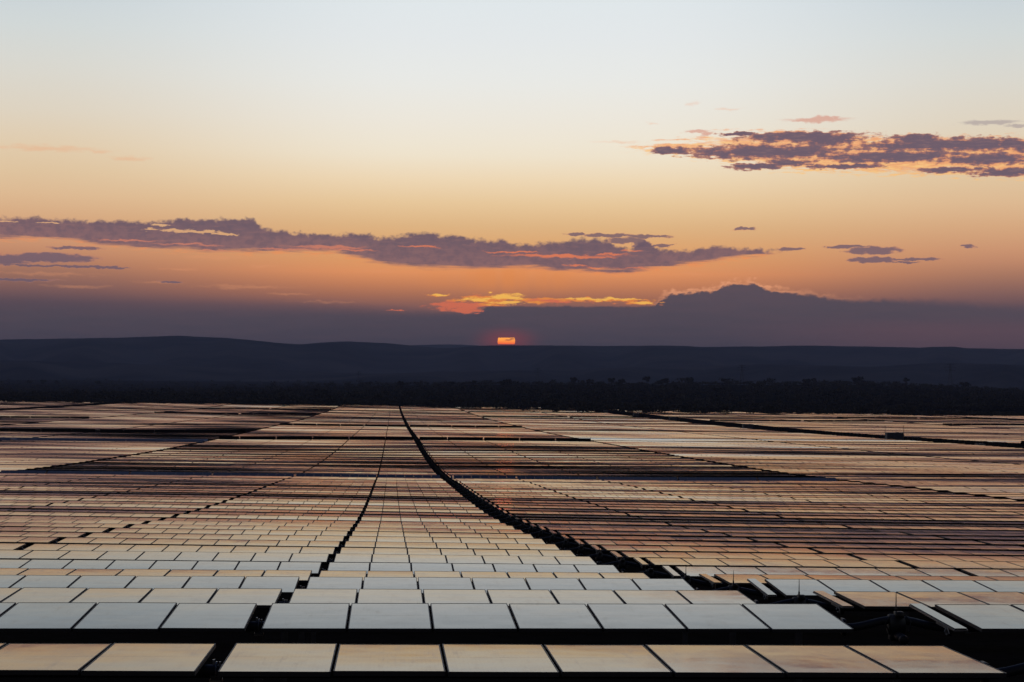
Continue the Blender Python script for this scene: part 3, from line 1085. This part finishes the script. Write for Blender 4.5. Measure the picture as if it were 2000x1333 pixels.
# ------------------------------------------------------------------ pylons on the plain
def pylon(px, py_top, D, label):
    d = px_dir(px, py_top)
    X = d.x / d.y * D
    z0 = gz(X, D)
    h = CZ + d.z / d.y * D - z0
    b = MB()
    w0, w1 = h * 0.11, h * 0.025
    lv = [0, 0.25, 0.45, 0.6, 0.72, 0.84, 1.0]
    cor = lambda t: [(sx * (w0 + (w1 - w0) * min(1, t / 0.72)), sy * (w0 + (w1 - w0) * min(1, t / 0.72)), h * t) for sx, sy in ((-1, -1), (1, -1), (1, 1), (-1, 1))]
    for i in range(len(lv) - 1):
        A, B = cor(lv[i]), cor(lv[i + 1])
        for j in range(4):
            b.tube([A[j], B[j]], 0.30, 4)
            b.tube([A[j], B[(j + 1) % 4]], 0.18, 4)
            b.tube([B[j], B[(j + 1) % 4]], 0.18, 4)
    root = bpy.data.objects.new('pylon', None)
    root.location = (X, D, z0)
    C.objects.link(root)
    obj('lattice', b.mesh('lattice', [M_POLE]), root)
    for t, wd in ((0.74, 0.20), (0.86, 0.24), (0.97, 0.17)):
        a = MB()
        for s in (-1, 1):
            a.tube([(0, 0, h * t), (s * h * wd, 0, h * t)], 0.25, 4)
            a.tube([(0, 0, h * (t + 0.03)), (s * h * wd, 0, h * t)], 0.2, 4)
            a.tube([(s * h * wd, 0, h * t), (s * h * wd, 0, h * (t - 0.05))], 0.2, 4)
        obj('crossarm', a.mesh('crossarm', [M_POLE]), root)
    tag(root, label, 'pylon', 'power line pylons on the plain')


pylon(1050, 719, 5200, 'faint lattice pylon right of the sun, above the tree line')
pylon(1449, 713, 4800, 'faint lattice pylon right of centre, below the flat ridge')
pylon(1856, 711, 4600, 'faint lattice pylon near the right edge, below the mesa')
pylon(700, 726, 6200, 'very faint lattice pylon left of centre above the bush')


# ------------------------------------------------------------------ trees
def tree_arrays(seed, h, w, nleaf, kind=0):
    """crown of small leaf faces gathered in clumps (Nx4x3), and trunk with limbs"""
    r = np.random.RandomState(seed)
    nc = 7 + r.randint(5)
    cl = []
    for i in range(nc):
        a = r.rand() * 6.28
        q = math.sqrt(r.rand())
        cz = h * (0.52 + 0.33 * r.rand() - (0.12 * q if kind == 0 else -0.02))
        cl.append((math.cos(a) * q * w * 0.36, math.sin(a) * q * w * 0.36, cz, w * (0.15 + 0.13 * r.rand()), h * (0.10 + 0.08 * r.rand())))
    cl = np.array(cl)
    idx = r.randint(0, nc, nleaf)
    dirs = r.normal(size=(nleaf, 3))
    dirs /= np.linalg.norm(dirs, axis=1)[:, None]
    rad = (0.55 + 0.5 * r.rand(nleaf))[:, None]
    cen = cl[idx, :3] + dirs * rad * np.stack([cl[idx, 3], cl[idx, 3], cl[idx, 4]], 1)
    s = (w * 0.055 * (0.6 + 0.9 * r.rand(nleaf)))[:, None]
    a = r.normal(size=(nleaf, 3)); a /= np.linalg.norm(a, axis=1)[:, None]
    b = np.cross(a, r.normal(size=(nleaf, 3))); b /= np.linalg.norm(b, axis=1)[:, None]
    quads = np.stack([cen - a * s - b * s * 0.6, cen + a * s - b * s * 0.6, cen + a * s + b * s * 0.6, cen - a * s + b * s * 0.6], 1)
    t = MB()
    t.tube([(0, 0, -0.4), (w * 0.01, 0, h * 0.22), (-w * 0.01, w * 0.01, h * 0.45)], [w * 0.035, w * 0.026, w * 0.018], 6)
    for i in range(min(nc, 7)):
        c_ = cl[i]
        z = h * (0.25 + 0.18 * r.rand())
        t.tube([(0, 0, z), (c_[0] * 0.5, c_[1] * 0.5, (z + c_[2]) / 2 + 0.02 * h), (c_[0], c_[1], c_[2])], [w * 0.014, w * 0.009, w * 0.004], 4)
    return quads, t


def fast_quads(name, quads, mats):
    """quads: N x 4 x 3"""
    n = len(quads)
    me = bpy.data.meshes.new(name)
    me.vertices.add(4 * n)
    me.vertices.foreach_set('co', quads.reshape(-1).astype(np.float32))
    me.loops.add(4 * n)
    me.loops.foreach_set('vertex_index', np.arange(4 * n, dtype=np.int32))
    me.polygons.add(n)
    me.polygons.foreach_set('loop_start', np.arange(0, 4 * n, 4, dtype=np.int32))
    for m in mats:
        me.materials.append(m)
    me.update(calc_edges=True)
    return me


def ray_ground(px, D):
    d = px_dir(px, 745)
    X = d.x / d.y * D
    return X, gz(X, D)


TREES = [(57, 741, 4800), (85, 740, 4700), (112, 738, 4700), (190, 738, 4800), (575, 748, 4300), (605, 750, 4200), (675, 751, 4000), (710, 748, 4000), (737, 747, 3800), (785, 745, 3100), (882, 744, 3100), (925, 743, 3100),
         (990, 739, 3000), (1120, 737, 3300), (1152, 739, 3200), (1195, 738, 3300), (1214, 739, 3200), (1262, 733, 3300), (1292, 737, 3200), (1347, 738, 3200), (1575, 737, 3200), (1588, 738, 3300), (1675, 735, 3300),
         (1770, 736, 3300), (1885, 744, 3000)]
WHERE = {57: 'leftmost tree standing out of the dark bush skyline', 85: 'second tree from the left on the bush skyline', 112: 'third rounded tree from the left on the bush skyline',
         190: 'fourth tree from the left, alone on the bush skyline', 575: 'round tree in the bush left of the black path vanishing point', 605: 'small tree just right of the round tree in the left bush',
         675: 'low tree on the skyline below the saddle of the ridge', 710: 'tree next right of the low tree below the ridge saddle', 737: 'rounded tree just left of the vanishing point of the rows',
         785: 'tree straight above the vanishing point of the black path', 882: 'tree on the skyline left of the sun, right of the path', 925: 'flat tree on the skyline just left of the sun',
         990: 'broad dark tree directly below the sun', 1120: 'tree on the skyline right of the first faint pylon', 1152: 'small tree two right of the pylon near the sun', 1195: 'narrow tree on the skyline, third right of the sun pylon',
         1214: 'narrow tree close beside its twin left of the tallest tree', 1262: 'tallest tree on the skyline right of the sun', 1292: 'wide tree just right of the tallest tree',
         1347: 'tree on the skyline above the third cabin', 1575: 'left one of a close pair of trees on the right skyline', 1588: 'right one of a close pair of trees on the right skyline',
         1675: 'spreading tree standing clear on the right skyline', 1770: 'thin tall tree above the largest cabin', 1885: 'lone tree at the right end of the bush skyline'}
for i, (px, py, D) in enumerate(TREES):
    X, z0 = ray_ground(px, D)
    d = px_dir(px, py)
    h = CZ + d.z / d.y * D - z0
    h = max(8.0, min(17.0, h))
    w = h * (1.0 if px not in (990, 1292, 1675) else 1.5)
    if px in (1770, 1262): w = h * 0.75
    q, t = tree_arrays(100 + i, h, w, 420, i % 2)
    root = bpy.data.objects.new('savanna_tree', None)
    root.location = (X, D, z0)
    C.objects.link(root)
    obj('crown', fast_quads('crown', q, [M_LEAF]), root)
    obj('trunk', t.mesh('trunk', [M_BARK]), root)
    tag(root, WHERE[px], 'tree', 'trees standing out on the bush skyline')

# the bush beyond the field reads as one dark mass
variants = [tree_arrays(200 + i, 1.0, 1.0 + 0.25 * (i % 3), 70, i % 2)[0] for i in range(8)]
rw = np.random.RandomState(11)
parts = []
N_BUSH = 5200
for i in range(N_BUSH):
    D = 1700 + 2000 * rw.rand()**1.1 if rw.rand() < 0.86 else rw.uniform(3600, 7000)
    px = -120 + 2260 * rw.rand()
    d = px_dir(px, 745)
    X = d.x / d.y * D
    lim = 1700
    for c, cx in COLS.items():
        if cx - 55 < X < cx + 50:
            lim = DMAX[c] + 25
    D = D if rw.rand() < 0.8 else lim + 60 * rw.rand()
    X = d.x / d.y * D
    h = rw.uniform(3.5, 9.5) * (0.8 if D < 1900 else (1.0 if D < 3600 else 1.3)) * (1.55 if rw.rand() < 0.08 else 1.0)
    a = rw.rand() * 6.28
    M = np.array([[math.cos(a), -math.sin(a), 0], [math.sin(a), math.cos(a), 0], [0, 0, 1]])
    v = variants[i % 8].copy()
    v[:, :, 2] -= 0.30
    v = (v @ M.T) * np.array([h * 1.25, h * 1.25, h * 1.15])
    parts.append(v + np.array([X, D, gz(X, D)]))
# low scrub right behind the last rows
for i in range(2600):
    px = -120 + 2260 * rw.rand()
    D = 1300 + 500 * rw.rand()
    d = px_dir(px, 745)
    X = d.x / d.y * D
    lim = 1760
    for c, cx in COLS.items():
        if cx - 55 < X < cx + 50:
            lim = DMAX[c] + 20
    D = lim + 260 * rw.rand()
    X = d.x / d.y * D
    h = rw.uniform(2.5, 5.5)
    v = variants[i % 8].copy()
    v[:, :, 2] -= 0.42
    parts.append(v * np.array([h * 1.6, h * 1.6, h]) + np.array([X, D, gz(X, D)]))
tag(obj('woodland', fast_quads('woodland', np.concatenate(parts), [M_LEAF])), 'dark bush and low trees beyond the solar field', 'woodland', kind='stuff')

# ------------------------------------------------------------------ two faint drifts of bush smoke before the ridge
sm_m = bpy.data.materials.new('smoke')
sm_m.use_nodes = True
sm_m.node_tree.nodes.clear()
sg = G(sm_m.node_tree)
sv = sg.n('ShaderNodeVolumePrincipled')
sv.inputs['Color'].default_value = (0.97, 0.97, 1.0, 1)
sv.inputs['Anisotropy'].default_value = 0.5
stc = sg.n('ShaderNodeTexCoord')
sq = stc.outputs['Object']
sw = sg.noise(sq, 1.6, 3, 0.6)
sg.put(sv.inputs['Density'], sg.mul(sg.mul(sg.ss(sg.vm('LENGTH', sq), 1.0, 0.1, 0, 1.0e-3), sg.ss(sw, 0.38, 0.62, 0.0, 1.0)), 1.0))
sm_m.node_tree.links.new(sv.outputs[0], sg.n('ShaderNodeOutputMaterial').inputs['Volume'])


def smoke(px, py, D, w, h, seed, label):
    d = px_dir(px, py)
    c0 = Vector((d.x / d.y * D, D, CZ + d.z / d.y * D))
    b = MB()
    r = random.Random(seed)
    nu, nv = 28, 14
    ph = [r.random() * 6 for _ in range(6)]
    for j in range(nv + 1):
        for i in range(nu):
            u, v = 2 * math.pi * i / nu, math.pi * j / nv
            n = Vector((math.cos(u) * math.sin(v), math.sin(u) * math.sin(v), math.cos(v)))
            k = 1.1 + 0.22 * math.sin(3 * u + ph[0] + 2 * v) * math.sin(v) + 0.12 * math.sin(5 * u + 4 * v + ph[1]) * math.sin(v)
            b.v.append(tuple(Vector((n.x * k, n.y * k, n.z * k))))
    for j in range(nv):
        for i in range(nu):
            b.f.append((j * nu + i, j * nu + (i + 1) % nu, (j + 1) * nu + (i + 1) % nu, (j + 1) * nu + i)); b.m.append(0)
    o = tag(obj('smoke', b.mesh('smoke', [sm_m], True), None, c0), label, 'smoke', kind='stuff')
    o.scale = (w, w * 0.7, h)
    o.rotation_euler = (0, R(-8), 0)


smoke(190, 690, 8200, 300, 75, 1, 'faint drift of smoke before the left end of the ridge')
smoke(1212, 703, 8000, 110, 34, 4, 'small faint puff of smoke before the ridge right of the sun')

# ------------------------------------------------------------------ haze
hb = MB()
hb.box((0, 14500, (395 - 12) / 2), (60000, 31000, 395 + 12))
hm = bpy.data.materials.new('haze')
hm.use_nodes = True
hm.node_tree.nodes.clear()
hg = G(hm.node_tree)
vol = hg.n('ShaderNodeVolumePrincipled')
vol.inputs['Color'].default_value = (0.46, 0.54, 0.84, 1)
vol.inputs['Density'].default_value = 4.9e-5
vol.inputs['Anisotropy'].default_value = 0.0
ho = hg.n('ShaderNodeOutputMaterial')
hm.node_tree.links.new(vol.outputs[0], ho.inputs['Volume'])
hz = obj('haze', hb.mesh('haze', [hm]))
tag(hz, 'blue evening haze that veils the far hills', 'haze', kind='stuff')
